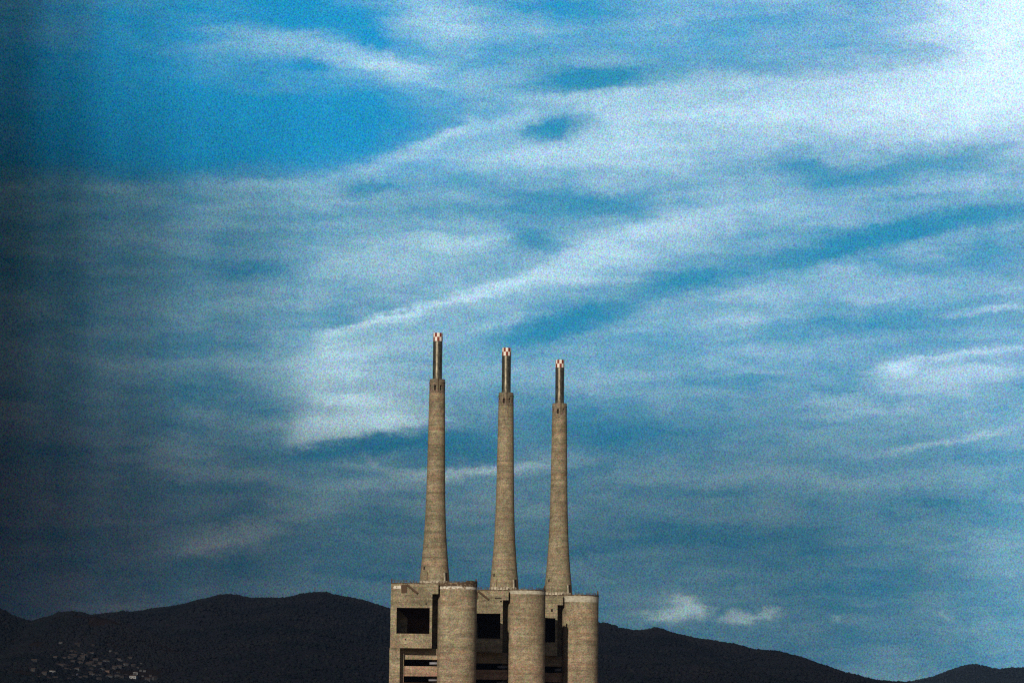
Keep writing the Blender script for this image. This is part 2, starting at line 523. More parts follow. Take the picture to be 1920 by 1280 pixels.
M_conc = concrete('board_marked_concrete')
M_shaft = concrete('chimney_concrete', base=(.315, .275, .195), pink=.7, ring=1.3)
M_collar = concrete('sooty_collar_concrete', base=(.235, .20, .155), pink=.4, ring=.2)
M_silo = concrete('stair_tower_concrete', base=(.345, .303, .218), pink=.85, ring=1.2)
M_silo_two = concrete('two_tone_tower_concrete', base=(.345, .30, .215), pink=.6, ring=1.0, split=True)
M_rough = concrete('reddish_beam_concrete', base=(.36, .27, .20), pink=.9, ring=.2)  # redder base tone for two of the lower beams
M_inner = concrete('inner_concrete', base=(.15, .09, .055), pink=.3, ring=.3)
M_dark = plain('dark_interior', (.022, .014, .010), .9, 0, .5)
M_rust = plain('rusty_steel', (.085, .05, .03), .8, 0, .9)
M_duct = plain('galvanised_duct', (.30, .31, .38), .6, .0, .4)
M_peel_a = peeling('flaking_white_paint', (.78, .76, .70), (.24, .18, .12), .44, .50, .55)
M_rim = peeling('rusted_crumbling_rim', (.30, .24, .16), (.075, .045, .028), .50, .62, .7)
M_peel_b = peeling('chalky_white_band', (.58, .57, .50), (.34, .31, .24), .35, .60, .7)
M_base = peeling('limewashed_chimney_foot', (.62, .58, .48), (.36, .31, .23), .38, .58, .6)
M_white = plain('white_warning_paint', (.93, .92, .90), .5, 0, .06)
M_red = plain('oxide_red_warning_paint', (.23, .035, .018), .6, 0, .5)


def steel_pipe_mat():
    m_, q, b = new_mat('blackened_flue_steel')
    co = q.n('ShaderNodeTexCoord').outputs['Object']
    sp = q.n('ShaderNodeSeparateXYZ')
    q.put(sp.inputs[0], co)
    fr = q.m('FRACT', q.m('DIVIDE', sp.outputs[2], 1.55))
    ln = q.maprange(fr, 0, .14, 1, 0)
    n1 = q.noise(q.mapping(co, sc=(1, 1, .35)), .9, 5, .7)
    c = q.mix(q.maprange(n1, .35, .7), (.10, .09, .07), (.42, .39, .31))
    c = q.mix(q.m('MULTIPLY', ln, .5), c, (.06, .05, .04))
    q.put(b.inputs['Base Color'], c)
    b.inputs['Metallic'].default_value = .85
    q.put(b.inputs['Roughness'], q.m('ADD', .27, q.m('MULTIPLY', n1, .10)))
    bp = q.n('ShaderNodeBump')
    bp.inputs['Strength'].default_value = .12
    bp.inputs['Distance'].default_value = .05
    q.put(bp.inputs['Height'], q.m('ADD', q.m('MULTIPLY', ln, -1.0), q.noise(co, 1.6, 3, .6)))
    q.put(b.inputs['Normal'], bp.outputs[0])
    return m_


M_pipe = steel_pipe_mat()


def hill_mat(name, a, b_, c_):
    m_, q, b = new_mat(name)
    co = q.n('ShaderNodeTexCoord').outputs['Object']
    n1 = q.noise(co, .004, 6, .6)
    n2 = q.noise(co, .035, 5, .75)
    n3 = q.noise(co, .22, 2, .8, out='Color')
    c = q.mix(q.maprange(n1, .35, .65), a, b_)
    c = q.mix(q.m('MULTIPLY', q.maprange(n2, .5, .75), .6), c, c_)
    c = q.vm('MULTIPLY', c, q.vm('ADD', q.vm('SCALE', n3, scale=1.6), (.2, .2, .2)))
    q.put(b.inputs['Base Color'], c)
    b.inputs['Roughness'].default_value = 1.0
    b.inputs['Specular IOR Level'].default_value = 0.0
    return m_


M_hill = hill_mat('pine_scrub_hillside', (.012, .013, .019), (.015, .016, .023), (.023, .021, .025))
M_hill_near = hill_mat('burnt_scrub_hillside', (.014, .012, .011), (.017, .013, .012), (.022, .016, .014))
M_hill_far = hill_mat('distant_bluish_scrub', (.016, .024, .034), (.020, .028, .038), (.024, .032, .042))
M_crown = hill_mat('pine_crowns', (.005, .008, .011), (.013, .014, .018), (.024, .023, .023))
M_ground = hill_mat('plain_of_fields', (.20, .145, .09), (.26, .19, .12), (.30, .22, .14))

# ------------------------------------------------------------------ setting: ground and hills
g = MB()
rings = []
for r_ in (15000, 9000, 4000, 1500, 300):
    rings.append(circle(r_, 0, 64))
g.loft(rings, smooth=False)
n0 = len(g.v)
g.v.append((0, 0, 0))
last = n0 - 64
for j in range(64):
    g.quad([last + j, last + (j + 1) % 64, n0])
gobj = tag(g.build('ground', M_ground), kind='structure')


def fbm(x, y, octs, seed):
    """value-noise fractal on arrays"""
    r2 = np.random.default_rng(seed)
    tab = r2.random((256, 256))
    out = np.zeros_like(x, dtype=float)
    amp = 1.0
    tot = 0
    for o in range(octs):
        f = 2.0 ** o
        xs, ys = x * f + o * 17.3, y * f + o * 9.1
        xi, yi = np.floor(xs).astype(int), np.floor(ys).astype(int)
        fx, fy = xs - xi, ys - yi
        fx = fx * fx * (3 - 2 * fx)
        fy = fy * fy * (3 - 2 * fy)
        a = tab[xi % 256, yi % 256]
        b = tab[(xi + 1) % 256, yi % 256]
        c = tab[xi % 256, (yi + 1) % 256]
        d = tab[(xi + 1) % 256, (yi + 1) % 256]
        out += amp * ((a * (1 - fx) + b * fx) * (1 - fy) + (c * (1 - fx) + d * fx) * fy)
        tot += amp
        amp *= .5
    return out / tot - .5


class Hill:
    """A range whose crest runs at a given distance; heights in metres above the plain."""
    def __init__(self, name, crest, dist, front, back, mat, seed, rough, nx, label):
        self.dist, self.front, self.back, self.seed, self.rough = dist, front, back, seed, rough
        pts = [on_plane(x, y, dist) for x, y in crest]
        self.cx = np.array([p.x for p in pts])
        self.cz = np.array([p.z for p in pts])
        x = np.linspace(self.cx[0], self.cx[-1], nx)
        ts = np.concatenate([np.linspace(-1, 0, 60), np.linspace(0, 1, 25)[1:]])
        X, T = np.meshgrid(x, ts)
        Y = dist + np.where(T < 0, T * front, T * back)
        Z = self.height(X, Y)
        m_ = MB()
        m_.v = list(map(tuple, np.stack([X, Y, Z], -1).reshape(-1, 3).tolist()))
        ny = len(ts)
        for i in range(ny - 1):
            for j in range(nx - 1):
                a = i * nx + j
                m_.quad([a, a + 1, a + nx + 1, a + nx], 0, True)
        self.obj = tag(m_.build(name, mat), kind='structure')

    def height(self, X, Y):
        X = np.asarray(X, float)
        Y = np.asarray(Y, float)
        H = np.interp(X, self.cx, self.cz)
        t = np.where(Y < self.dist, (Y - self.dist) / self.front, (Y - self.dist) / self.back)
        prof = np.where(t < 0, np.clip(1 + t, 0, 1) ** 1.15, np.clip(1 - t, 0, 1) ** 1.3)
        spur = fbm(X / 420.0, Y / 900.0, 5, self.seed)
        away = np.clip(np.abs(t) * 6, 0, 1)
        fine = fbm(X / 26.0, Y / 26.0, 3, self.seed + 3)
        return H * prof * (1 + spur * .75 * away) - 12 * (np.abs(t) > .97) + fine * self.rough


crest_main = [(-260, 1230), (-60, 1200), (60, 1182), (160, 1166), (212, 1156.5), (240, 1152), (270, 1147), (300, 1142), (345, 1134),
              (380, 1125), (410, 1118), (435, 1115), (446, 1116), (470, 1122.5), (500, 1123.5), (530, 1124),
              (545, 1122), (565, 1116), (580, 1112.5), (600, 1111), (615, 1112), (625, 1116), (650, 1120),
              (680, 1126), (705, 1134), (735, 1144), (780, 1150), (860, 1153), (950, 1154), (1040, 1158), (1124, 1169),
              (1140, 1170), (1160, 1178), (1180, 1180.5), (1200, 1183), (1215, 1181.5), (1226, 1178.5), (1240, 1180), (1265, 1189.5),
              (1300, 1197.5), (1340, 1203), (1365, 1208), (1375, 1208), (1395, 1214), (1410, 1219.5), (1430, 1221),
              (1460, 1222), (1478, 1227), (1500, 1233), (1530, 1245), (1560, 1254), (1600, 1267), (1640, 1276),
              (1700, 1283), (1800, 1298), (1920, 1316), (2200, 1340)]
crest_left = [(-300, 1060), (-140, 1090), (-60, 1118), (0, 1144), (8, 1147), (20, 1154), (40, 1162), (60, 1167), (75, 1162), (100, 1156),
              (108, 1149.5), (130, 1148), (155, 1150), (166, 1153), (175, 1155), (180, 1152), (192, 1157), (212, 1159),
              (240, 1172), (300, 1196), (360, 1222), (430, 1262), (520, 1300), (700, 1340)]
crest_far = [(1450, 1330), (1600, 1292), (1700, 1279), (1740, 1272), (1765, 1264), (1780, 1257.5), (1800, 1252), (1825, 1246.5), (1835, 1247.5),
             (1850, 1251), (1872, 1255), (1900, 1252), (1920, 1253), (2000, 1240), (2150, 1230), (2300, 1255)]
hill_main = Hill('hill', crest_main, 6200, 3000, 3000, M_hill, 11, 3.2, 900, '')
hill_left = Hill('hill', crest_left, 4700, 1500, 700, M_hill_near, 23, 2.6, 420, '')
hill_far = Hill('hill', crest_far, 9500, 2500, 2500, M_hill_far, 31, 4.0, 300, '')


# scrub pines: one mesh of thousands of small ragged crowns
def crowns(name, hill, n_ridge, n_slope, rr, mat, xr, front, seed):
    r2 = np.random.default_rng(seed)
    bm = bmesh.new()
    bmesh.ops.create_icosphere(bm, subdivisions=1, radius=1)
    bv = np.array([v.co[:] for v in bm.verts])
    bf = np.array([[v.index for v in f.verts] for f in bm.faces])
    bm.free()
    N = n_ridge + n_slope
    x = r2.uniform(xr[0], xr[1], N)
    y = np.concatenate([hill.dist + r2.normal(0, 22, n_ridge), hill.dist - front * r2.random(n_slope) ** 1.3])
    z = hill.height(x, y)
    clump = fbm(x / 60, y / 60, 3, seed)
    r = r2.uniform(rr[0], rr[1], N) * (1 + clump * 1.2)
    keep = clump > -.22
    x, y, z, r = x[keep], y[keep], z[keep], r[keep]
    N = len(x)
    jit = r2.uniform(.7, 1.3, (N, len(bv), 1))
    V = bv[None] * jit * r[:, None, None] * np.array([1.15, 1.15, .85])
    V += np.stack([x, y, z + r * .35], -1)[:, None, :]
    Fc = bf[None] + (np.arange(N) * len(bv))[:, None, None]
    me = bpy.data.meshes.new(name)
    nv, nf = N * len(bv), N * len(bf)
    me.vertices.add(nv)
    me.vertices.foreach_set('co', V.reshape(-1))
    me.loops.add(nf * 3)
    me.loops.foreach_set('vertex_index', Fc.reshape(-1).astype(np.int32))
    me.polygons.add(nf)
    me.polygons.foreach_set('loop_start', np.arange(nf, dtype=np.int32) * 3)
    me.update(calc_edges=True)
    me.validate()
    me.materials.append(mat)
    o = bpy.data.objects.new(name, me)
    C.objects.link(o)
    return o


pxw = lambda px, Y: on_plane(px, 1200, Y).x
tag(crowns('forest', hill_main, 14000, 60000, (1.3, 3.8), M_crown, (pxw(-80, 6200), pxw(1800, 6200)), 2900, 5),
    'dark pine scrub covering the long middle ridge behind the power station', 'forest', kind='stuff')
tag(crowns('forest', hill_left, 5000, 30000, (1.2, 3.2), M_crown, (pxw(-120, 4700), pxw(420, 4700)), 1100, 6),
    'dark scrub wood on the near hill at the left edge', 'forest', kind='stuff')
tag(crowns('forest', hill_far, 1200, 1500, (3.0, 5.0), M_hill_far, (pxw(1600, 9500), pxw(2100, 9500)), 700, 8),
    'bluish wood on the distant hill at the far right', 'forest', kind='stuff')

# ------------------------------------------------------------------ mast on the summit
mp = on_plane(590.5, 1112, 6200)
mz = float(hill_main.height(mp.x, 6200))
mast = thing('antenna_mast', (mp.x, 6190, mz - 1))
tag(mast, 'thin dark lattice mast standing on the summit of the middle hill', 'mast')
mm = MB()
H_ = 13.5
for (sx, sy) in ((-1, -1), (1, -1), (1, 1), (-1, 1)):
    mm.bar((sx * 1.0, sy * 1.0, 0), (sx * .35, sy * .35, H_), .28)
for i in range(7):
    z0, z1 = i * H_ / 7, (i + 1) * H_ / 7
    w0, w1 = 1.0 - .65 * z0 / H_, 1.0 - .65 * z1 / H_
    s = 1 if i % 2 else -1
    mm.bar((-w0 * s, -w0, z0), (w1 * s, -w1, z1), .16)
    mm.bar((-w0 * s, w0, z0), (w1 * s, w1, z1), .16)
    mm.bar((-w0, -w0 * s, z0), (-w1, w1 * s, z1), .16)
    mm.bar((w0, -w0 * s, z0), (w1, w1 * s, z1), .16)
mm.build('lattice_frame', M_rust, mast)
aa = MB()
aa.bar((0, 0, H_), (0, 0, H_ + 3), .3)
aa.bar((-.9, 0, H_ + .6), (.9, 0, H_ + .6), .3)
aa.build('aerial', M_rust, mast)

# ------------------------------------------------------------------ houses on the left slope
wall_cols = {'white': (.26, .28, .31), 'grey': (.062, .074, .092), 'pink': (.11, .075, .065), 'blue': (.05, .07, .13), 'dim': (.027, .031, .04)}
M_wall = {n_: plain('plaster_' + n_, c_, .9, 0, .4, .3) for n_, c_ in wall_cols.items()}
M_roof = plain('old_roof_tiles', (.045, .028, .022), .9, 0, .6, .6)


def make_house(wd, dp, ht, mat):
    t = thing('house')
    b = MB()
    b.box(-wd / 2, wd / 2, -dp / 2, dp / 2, -6, ht)
    b.build('wall', mat, t)
    r_ = MB()
    e = .4
    zt = ht + wd * .16
    b0 = len(r_.v)
    r_.v += [(-wd / 2 - e, -dp / 2 - e, ht), (wd / 2 + e, -dp / 2 - e, ht), (wd / 2 + e, dp / 2 + e, ht), (-wd / 2 - e, dp / 2 + e, ht),
             (-wd / 2 - e, 0, zt), (wd / 2 + e, 0, zt)]
    for q in ((0, 1, 5, 4), (2, 3, 4, 5), (0, 4, 3), (1, 2, 5), (0, 3, 2, 1)):
        r_.quad(list(q))
    r_.build('roof', M_roof, t)
    for sx in (-.27, .22):
        m_ = MB()
        m_.box(sx * wd - .5, sx * wd + .5, -dp / 2 - .05, -dp / 2 + .1, ht * .42, ht * .42 + 1.5)
        m_.build('window', M_dark, t)
    d_ = MB()
    d_.box(-.5, .5, -dp / 2 - .05, -dp / 2 + .1, 0, 2.1)
    d_.build('door', M_rust, t)
    return t


def copy_tree(o, parent=None):
    c = o.copy()
    C.objects.link(c)
    c.parent = parent
    for ch in list(o.children):
        copy_tree(ch, c)
    return c


def hill_point(px, py, hill):
    """walk along the sight line until it meets the slope"""
    d = ray(px, py)
    lo = hill.dist - hill.front
    for Y in np.arange(lo, hill.dist + 300, 4.0):
        p = EYE + d * (Y / d.y)
        if float(hill.height(p.x, p.y)) >= p.z:
            return p
    return None


special = [
    # px, py, width, mat, label
    (98, 1262, 7.5, 'white', 'bright white house low on the left slope, leftmost of the bright ones'),
    (254, 1264, 6.0, 'white', 'small bright white house above a wider one, rightmost on the left slope'),
    (251, 1274, 10.5, 'white', 'wide pale house right below the small bright white one on the left slope'),
    (131, 1236, 4.0, 'white', 'narrow pale house standing highest among the bright ones on the left slope'),
    (171, 1229, 9.5, 'grey', 'long low grey house in the upper part of the left slope town'),
    (199, 1243, 9.0, 'grey', 'rounded looking grey house alone in the middle of the left slope town'),
    (236, 1248, 6.5, 'grey', 'small grey house between the rounded grey one and the slope edge'),
    (145, 1266, 5.0, 'blue', 'blue house below a pale roof line in the left slope town'),
    (130, 1275, 5.0, 'blue', 'bluish house at the bottom of the left slope town'),
    (202, 1262, 7.0, 'pink', 'pinkish house in the lower middle of the left slope town'),
    (205, 1273, 8.5, 'grey', 'pale grey house directly below the pinkish one on the left slope'),
    (146, 1259, 8.0, 'grey', 'grey house with pale roof line just above the blue one'),
]
protos = {}


def place_house(px, py, wd, col, label, group=None):
    p = hill_point(px, py, hill_left)
    if p is None:
        return
    key = col
    if key not in protos:
        protos[key] = make_house(8.0, 6.0, 4.2, M_wall[col])
        o = protos[key]
    else:
        o = copy_tree(protos[key])
    o.location = (p.x, p.y - 2, p.z + .3)
    s = wd / 8.0
    o.scale = (s, s, s * random.uniform(.85, 1.15))
    o.rotation_euler = (0, 0, random.uniform(-1.1, 1.1))
    for kx in ('label', 'category', 'group'):
        if kx in o:
            del o[kx]
    tag(o, label, 'house', group)


for a in special:
    place_house(*a)
DIMS = [(155, 1228), (165, 1249), (152, 1247), (192, 1257), (118, 1262), (145, 1211), (115, 1208), (174, 1212),
        (277, 1277), (90, 1275), (64, 1258), (160, 1218), (140, 1224), (180, 1240), (188, 1247), (176, 1251), (214, 1254),
        (222, 1262), (228, 1240), (244, 1236), (218, 1228), (208, 1222), (110, 1250), (84, 1266), (72, 1272), (104, 1274),
        (160, 1272), (176, 1268), (186, 1276), (232, 1272), (268, 1268), (290, 1274), (150, 1239), (136, 1248), (128, 1222),
        (250, 1250), (264, 1258), (196, 1232), (120, 1236)]
for _ in range(60):
    u_ = random.random()
    DIMS.append((135 + random.gauss(0, 1) * (22 + 45 * u_) + 45 * u_, 1222 + 52 * u_ + random.uniform(-3, 3)))
for i, (a, b_) in enumerate(DIMS):
    if i % 3 == 0:
        place_house(a, b_, random.uniform(3, 6), 'grey', 'tiny dim grey house half hidden among trees on the left slope',
                    'dim grey houses scattered on the left slope')
    else:
        place_house(a, b_, random.uniform(3.5, 8), 'dim', 'tiny dark walled house barely seen among trees on the left slope',
                    'dark walled houses scattered on the left slope')


# ------------------------------------------------------------------ chimney
ROOF = 81.0
PROFILE = [(60, 8.6), (72, 7.75), (81.3, 7.12), (85.8, 6.78), (90.8, 6.28), (98.3, 5.66), (105.8, 5.12), (113.3, 4.80),
           (122, 4.50), (130.7, 4.30), (153.1, 3.98), (171.2, 3.74)]


def rad(z):
    return float(np.interp(z, [p[0] for p in PROFILE], [p[1] for p in PROFILE]))


def ang(deg):            # angle seen from the camera: 0 = facing it, + = to the right
    return R(-90 + deg)


def recess(mb, r, z0, z1, a0, a1, depth, mi=1):
    """a pocket cut look: reveals and back wall of an opening (the wall round it is left open)"""
    pass


def make_chimney():
    t = thing('chimney')
    # smooth interpolated radius
    zs = list(np.linspace(79.0, 171.2, 60))
    # smooth the measured radii
    rs = np.array([rad(z) for z in zs])
    for _ in range(3):
        rs[1:-1] = (rs[:-2] + 2 * rs[1:-1] + rs[2:]) / 4
    m_ = MB()
    m_.loft([circle(r_, z, 72) for r_, z in zip(rs, zs)])
    m_.build('shaft', M_shaft, t)
    rz = lambda z: float(np.interp(z, zs, rs))

    # collar with eight tall slots right through its wall
    m_ = MB()
    n = 96
    rows = [171.2, 172.3, 174.7, 175.8, 176.2, 177.8]
    radii = [3.74, 3.72, 3.70, 3.70, 3.66, 3.64]
    th = 1.1
    slot_cols = set()
    for s in range(8):
        a = ang(-19 + 45 * s) % (2 * math.pi)
        c0 = int(round(a / (2 * math.pi) * n))
        slot_cols |= {(c0 - 1) % n, c0 % n, (c0 + 1) % n, (c0 + 2) % n}
    P = [[Vector(p) for p in circle(r_, z, n)] for r_, z in zip(radii, rows)]
    Q = [[Vector(p) for p in circle(r_ - th, z, n)] for r_, z in zip(radii, rows)]
    b0 = 0
    for ring_ in P + Q:
        m_.v += [tuple(p) for p in ring_]
    vi = lambda L, i, j: (L * len(rows) + i) * n + (j % n)
    for i in range(len(rows) - 1):
        for j in range(n):
            if i == 1 and j in slot_cols:
                # sill, lintel, jambs and the dark lining behind
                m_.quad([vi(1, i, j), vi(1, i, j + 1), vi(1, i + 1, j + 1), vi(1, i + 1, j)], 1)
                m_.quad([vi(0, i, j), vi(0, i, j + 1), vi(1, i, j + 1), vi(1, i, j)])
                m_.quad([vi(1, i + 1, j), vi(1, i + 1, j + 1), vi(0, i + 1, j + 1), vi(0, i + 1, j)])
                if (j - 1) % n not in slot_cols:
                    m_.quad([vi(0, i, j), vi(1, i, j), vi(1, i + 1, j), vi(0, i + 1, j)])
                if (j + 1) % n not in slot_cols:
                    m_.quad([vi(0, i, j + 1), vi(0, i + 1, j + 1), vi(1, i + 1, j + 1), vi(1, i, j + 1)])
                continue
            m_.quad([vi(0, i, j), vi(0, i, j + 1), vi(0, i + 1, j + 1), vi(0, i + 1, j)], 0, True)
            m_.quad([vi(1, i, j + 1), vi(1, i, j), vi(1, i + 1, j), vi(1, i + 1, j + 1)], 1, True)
    for j in range(n):
        m_.quad([vi(0, 5, j), vi(0, 5, j + 1), vi(1, 5, j + 1), vi(1, 5, j)])
    col = m_.build('collar', [M_collar, M_dark], t)
    lip = MB()
    lip.loft([circle(3.68, 176.0, 64), circle(3.86, 176.1, 64), circle(3.84, 176.55, 64), circle(3.66, 176.6, 64)])
    lip.build('ledge', M_collar, col)

    # steel flue rising out of the collar
    f = MB()
    rr = 2.24
    fl = [circle(rr, 165.0, 64)]
    z = 178.0
    fl.append(circle(rr, 196.0, 64))
    f.loft(fl)
    fo = f.build('steel_flue', M_pipe, t)
    # chequered warning band, twelve squares round and two high, open at the top
    c = MB()
    seg = 6
    for row in range(2):
        z0, z1 = 196.0 + row * 1.97, 196.0 + (row + 1) * 1.97
        for s in range(12):
            a0 = ang(-8 + 30 * s)
            mi = (s + row) % 2
            c.loft([circle(rr + .04, z0, seg, a0=a0, a1=a0 + R(30)), circle(rr + .04, z1, seg, a0=a0, a1=a0 + R(30))],
                   closed=False, mi=1 - mi)
    c.loft([circle(rr + .04, 199.94, 72), circle(rr - .12, 199.94, 72), circle(rr - .12, 196.0, 72)], mi=2)
    c.build('warning_band', [M_white, M_red, M_dark], t)

    # access ladder from the collar rim down to the slots
    l = MB()
    for dx in (-.16, .16):
        a = ang(8)
        x, y = (3.86) * math.cos(a), 3.86 * math.sin(a)
        l.bar((x + dx, y, 172.0), (x + dx, y, 178.2), .10)
    for i in range(20):
        l.bar((x - .22, y, 172.1 + i * .3), (x + .22, y, 172.1 + i * .3), .07)
    l.build('ladder', M_rust, t)

    # limewashed foot ring
    fr_ = MB()
    r0, r1 = rz(80.5), rz(82.5)
    fr_.loft([circle(r0 + .08, 80.0, 72), circle(r0 + .12, 80.5, 72), circle(r1 + .12, 82.7, 72), circle(r1 - .05, 82.8, 72)])
    fr_.build('foot_ring', M_base, t)
    # tall doorway to the right at the foot, pale frame, brown post
    a = ang(54)
    ux, uy = math.cos(a), math.sin(a)
    tx, ty = -uy, ux

    def pt(s, out, z):
        r_ = rz(min(max(z, 60), 171)) + out
        return (ux * r_ + tx * s, uy * r_ + ty * s, z)

    def panel(s0, s1, z0, z1, o0, o1, name, mat, par):
        p_ = MB()
        b_ = len(p_.v)
        for (o_, zz) in ((o0, z0), (o0, z1)):
            pass
        p_.v += [pt(s0, o0, z0), pt(s1, o0, z0), pt(s1, o0, z1), pt(s0, o0, z1), pt(s0, o1, z0), pt(s1, o1, z0), pt(s1, o1, z1), pt(s0, o1, z1)]
        for q in ((4, 5, 6, 7), (0, 4, 7, 3), (1, 2, 6, 5), (3, 7, 6, 2), (0, 1, 5, 4)):
            p_.quad(list(q))
        return p_.build(name, mat, par)

    dr = panel(-.8, .9, 80.2, 86.6, -.4, .12, 'doorway', M_dark, t)
    panel(-1.6, -.8, 80.2, 86.4, -.4, .13, 'frame', M_base, dr)
    panel(.9, 1.5, 80.2, 86.2, -.4, .3, 'frame', M_rust, dr)
    # vents
    for (dg, zz, hh) in ((-47, 88.6, 1.5), (-29, 84.2, 5.0)):
        a = ang(dg)
        r_ = rz(zz)
        ww = .45 if hh < 2 else .16
        p_ = MB()
        cx_, cy_ = math.cos(a), math.sin(a)
        px_, py_ = -cy_, cx_
        for z_, rr_ in ((zz - hh / 2, rz(zz - hh / 2)), (zz + hh / 2, rz(zz + hh / 2))):
            for s_ in (-ww, ww):
                for o_ in (-.3, .07):
                    p_.v.append((cx_ * (rr_ + o_) + px_ * s_, cy_ * (rr_ + o_) + py_ * s_, z_))
        for q in ((1, 3, 7, 5), (0, 1, 5, 4), (2, 6, 7, 3), (4, 5, 7, 6), (0, 2, 3, 1)):
            p_.quad(list(q))
        p_.build('vent' if hh < 2 else 'cable_duct', M_dark if hh < 2 else M_rust, t)
    return t


# ------------------------------------------------------------------ boiler block
def silo_ring(z, out=0.0, n=96, cx=10.95, cy=9.1, r=9.05):
    pts = []
    for i in range(n):
        a = 2 * math.pi * i / n
        cx_, sy_ = math.cos(a), math.sin(a)
        p = 3.4 if cx_ < 0 else 2.0 + .5 * (1 - cx_)
        k_ = (abs(cx_) ** p + abs(sy_) ** p) ** (-1.0 / p)
        pts.append((cx + (r + out) * k_ * cx_, cy + (r + out) * k_ * sy_, z))
    return pts


def make_block(variant):
    t = thing('power_station_block')
    D_ = 38.0
    # shell behind the open frame
    b = MB()
    b.box(-19.65, -19.2, 12.0, D_, 0, 78.4)
    b.box(10.5, 11.5, 17.0, D_, 0, 78.4)
    b.box(-19.2, 10.5, D_ - 1, D_ - .01, 0, 78.4)
    b.box(2.2, 3.2, 11.0, D_ - 1, 0, 78.4)
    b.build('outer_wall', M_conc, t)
    # roof slab with its fascia
    b = MB()
    b.box(-19.65, 2.2, .0, D_ + .2, 76.0, ROOF - .4)
    b.box(2.2, 11.6, 9.0, D_ + .2, 78.4, ROOF - .4)
    roof = b.build('roof', M_conc, t)
    b = MB()
    b.box(-19.8, 1.95, -.18, .5, ROOF - .4, ROOF)
    b.box(-19.8, -19.3, .5, D_ + .3, ROOF - .4, ROOF)
    b.build('coping', M_rim, roof)
    hz = MB()
    hz.box(-14.9, -12.4, -.25, -.02, 76.4, 80.1)
    hz.build('hatch', M_rust, roof)
    br = MB()
    br.bar((-12.4, -.55, 80.2), (-7.3, -.55, 76.2), .85, .7)
    br.build('brace', M_rust, roof)
    # white flaking strip on the fascia
    pb = MB()
    pb.box(-18.7, -15.1, -.24, -.005, 78.3, 79.5)
    pb.build('paint_strip', M_peel_a, roof)

    # projecting upper box with its big square opening
    b = MB()
    x0, x1, z0, z1 = -19.7, -.5, 51.0, 76.0
    wx0, wx1, wz0, wz1 = -16.9, -1.6, 57.6, 69.5
    f0, f1 = -.22, 1.6
    b.box(x0, wx0, f0, f1, z0, z1 - .02)
    b.box(wx1, x1, f0, f1, z0, z1 - .02)
    b.box(wx0, wx1, f0, f1, wz1, z1 - .02)
    b.box(wx0, wx1, f0, f1, z0, wz0)
    b.build('opening_surround', M_conc, t)
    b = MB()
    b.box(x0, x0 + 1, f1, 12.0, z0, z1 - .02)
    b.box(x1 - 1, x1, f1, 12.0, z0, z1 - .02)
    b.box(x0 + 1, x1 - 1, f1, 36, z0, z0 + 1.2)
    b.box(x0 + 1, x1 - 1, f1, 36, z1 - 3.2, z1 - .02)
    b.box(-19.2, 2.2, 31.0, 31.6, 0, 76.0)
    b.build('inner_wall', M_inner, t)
    # stub wall with a cut corner seen inside the opening
    b = MB()
    yb, yf = 15.0, 14.2
    pts = [(-19.2, 52.2), (-12.4, 52.2), (-12.4, 65.2), (-17.2, 69.8), (-19.2, 69.8)]
    n = len(pts)
    b.v += [(x, yf, z) for x, z in pts] + [(x, yb, z) for x, z in pts]
    b.quad(list(range(n)))
    b.quad([n + i for i in reversed(range(n))])
    for i in range(n):
        j = (i + 1) % n
        b.quad([i, n + i, n + j, j])
    b.build('stub_wall', M_silo, t)
    # deep slot beside the stair tower
    b = MB()
    b.box(-.5, 2.2, 10.5, 12.0, 0, 76.0)
    b.build('slot_wall', M_conc, t)

    # lower frame: pier and beams
    b = MB()
    b.box(-19.9, -15.1, 0.0, 6.5, 0, 51.0)
    b.box(-19.65, -19.2, 6.5, 12.0, 0, 51.0)
    b.build('corner_pier', M_conc, t)
    b = MB()
    b.box(-15.1, -13.4, 4.6, 7.6, 0, 51.0)
    b.build('inner_pier', M_conc, t)
    zt = 51.0
    k_ = 0
    for (zb, zt, yy, mat) in ((46.0, 51.0, 6.0, M_conc), (38.3, 42.9, 5.4, M_rough), (30.4, 35.2, 5.4, M_rough),
                              (22.4, 27.2, 5.4, M_conc), (14.4, 19.2, 5.4, M_conc), (6.4, 11.2, 5.4, M_conc)):
        b = MB()
        b.box(-13.4, 2.4, yy, yy + 1.2, zb, zt)
        bo = b.build('beam', mat, t)
        b = MB()
        b.box(-19.2, 2.1, yy + 1.2, 31.0, zb, zb + .6)
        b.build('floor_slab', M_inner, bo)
    for (zc, x0_, x1_) in ((44.4, -1.6, 1.9), (36.8, -1.9, 1.9)):
        b = MB()
        if variant == 1:
            x0_ -= 1.2
        b.loft([[(x0_, 9.0 + .8 * math.cos(a), zc + .75 * math.sin(a)) for a in np.linspace(0, 2 * math.pi, 13)[:-1]],
                [(x1_ + 1, 9.0 + .8 * math.cos(a), zc + .75 * math.sin(a)) for a in np.linspace(0, 2 * math.pi, 13)[:-1]]],
               cap0=True, cap1=True)
        b.build('duct', M_duct, t)

    # rounded stair tower
    b = MB()
    zs = np.linspace(0, ROOF - .2, 40)
    b.loft([silo_ring(z) for z in zs], cap1=True)
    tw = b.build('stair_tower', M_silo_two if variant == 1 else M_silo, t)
    b = MB()
    if variant == 0:
        za, zb_ = 78.4, 79.6
        mat = M_peel_a
    elif variant == 1:
        za, zb_ = 79.0, 80.7
        mat = M_peel_b
    else:
        za, zb_ = 77.6, 80.5
        mat = M_peel_b
    b.loft([silo_ring(za, .0), silo_ring(za, .07), silo_ring(zb_, .07), silo_ring(zb_, 0)], smooth=False)
    b.build('paint_band', mat, tw)
    b = MB()
    lo_ = ROOF - (1.35 if variant == 0 else .35)
    wob = np.random.default_rng(variant).random(96)
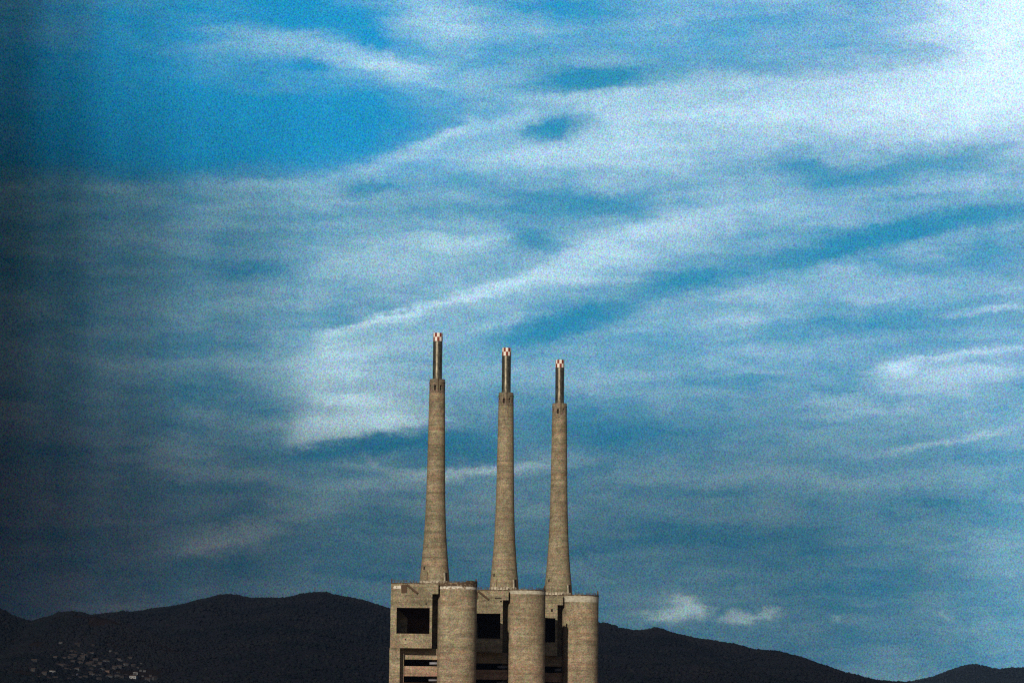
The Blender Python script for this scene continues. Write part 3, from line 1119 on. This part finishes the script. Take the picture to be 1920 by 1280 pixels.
    up = [(x, y, ROOF + .15 + (.55 if variant == 0 else .15) * wob[i] + (.9 if variant == 0 and x > 15 else 0)) for i, (x, y, z) in enumerate(silo_ring(0, .16))]
    b.loft([silo_ring(lo_, 0), silo_ring(lo_ + .05, .16), up, silo_ring(ROOF + .1, -.5)], smooth=False)
    b.build('coping', M_rim, tw)

    # railing along the roof edge, bent and patchy
    r_ = MB()
    rnd = random.Random(40 + variant)
    pts = [(x, -.05) for x in np.arange(-19.5, 1.6, 1.45)]
    ring_ = [p for p in silo_ring(0, -.15, 60) if p[1] < 9.2]
    ring_.sort(key=lambda p: math.atan2(p[0] - 10.95, -(p[1] - 9.1)))
    pts += [(p[0], p[1]) for p in ring_[::2]]
    tops = []
    for (x, y) in pts:
        if rnd.random() < .12:
            h = rnd.uniform(.2, .6)
        else:
            h = rnd.uniform(.9, 1.25)
        r_.bar((x, y, ROOF - .1), (x + rnd.uniform(-.15, .15), y, ROOF + h), .22)
        tops.append(Vector((x, y, ROOF + h)))
    for a_, b2 in zip(tops[:-1], tops[1:]):
        if (a_ - b2).length < 2.6 and rnd.random() < .85:
            r_.bar(a_, b2, .16)
            r_.bar(a_ - Vector((0, 0, .5)), b2 - Vector((0, 0, .5)), .12)
            if rnd.random() < .7:
                r_.bar(a_ - Vector((0, 0, .6)), b2 - Vector((0, 0, .6)), .10, .8)
    r_.build('railing', M_rust, t)
    # taller rusty posts at the outer corners
    p_ = MB()
    p_.box(19.2, 19.9, 8.6, 9.4, ROOF, ROOF + 2.6)
    p_.box(-19.7, -19.2, 0, .6, ROOF, ROOF + 1.9)
    p_.build('corner_post', M_rust, t)
    # small square openings in the plain wall
    b = MB()
    if variant == 0:
        b.box(-3.6, -3.0, -.26, -.2, 71.0, 71.7)
        b.box(-12.9, -12.4, -.26, -.2, 54.6, 55.2)
    elif variant == 2:
        b.box(-8.6 + 4.8, -7.6 + 4.8, -.26, -.2, 72.6, 74.0)
    else:
        b.box(-4.4, -1.2, -.26, -.2, 76.6, 77.0)
        b.box(-1.9, -.9, -.26, -.2, 75.0, 75.8)
    b.build('vent', M_dark, t)
    return t


blocks = []
labels_b = ['concrete boiler block in front with the whole square opening and left edge showing',
            'middle concrete boiler block, its opening half hidden behind the front block',
            'rearmost concrete boiler block at the right with a bright pale band under its rim']
labels_c = ['tallest looking concrete chimney, leftmost, with chequered red and white top',
            'middle concrete chimney of the three, with chequered red and white top',
            'smallest looking concrete chimney, rightmost, with chequered red and white top']
DIST = [1351.0, 1351.0 / .9652, 1351.0 / .9372]
TOPS = [(821.2, 622.5), (949.9, 651.0), (1049.9, 673.3)]
proto_c = make_chimney()
for i in range(3):
    p = on_plane(TOPS[i][0], TOPS[i][1], DIST[i])
    dz = p.z - 199.94
    print('chimney', i, tuple(round(v, 2) for v in p), 'dz', round(dz, 2))
    c_ = proto_c if i == 0 else copy_tree(proto_c)
    c_.location = (p.x, DIST[i], 0)
    c_.rotation_euler = (0, 0, R((0, -2, 1)[i]))
    tag(c_, labels_c[i], 'chimney', 'three power station chimneys')
    b_ = make_block(i)
    b_.location = (p.x, DIST[i] - 16.0, 0)
    tag(b_, labels_b[i], 'building', 'three power station blocks')
bpy.context.view_layer.update()

# ------------------------------------------------------------------ air
hz_ = MB()
hz_.box(-15500, 15500, -15500, 15500, -30.0, 460)
m_h = bpy.data.materials.new('thin_blue_air')
m_h.use_nodes = True
m_h.node_tree.nodes.clear()
pv = m_h.node_tree.nodes.new('ShaderNodeVolumePrincipled')
pv.inputs['Color'].default_value = (.26, .48, 1.0, 1)
pv.inputs['Density'].default_value = 9e-6
mo = m_h.node_tree.nodes.new('ShaderNodeOutputMaterial')
m_h.node_tree.links.new(pv.outputs[0], mo.inputs['Volume'])
tag(hz_.build('haze', m_h), 'thin bluish air between the plain and the hills', 'haze', kind='stuff')
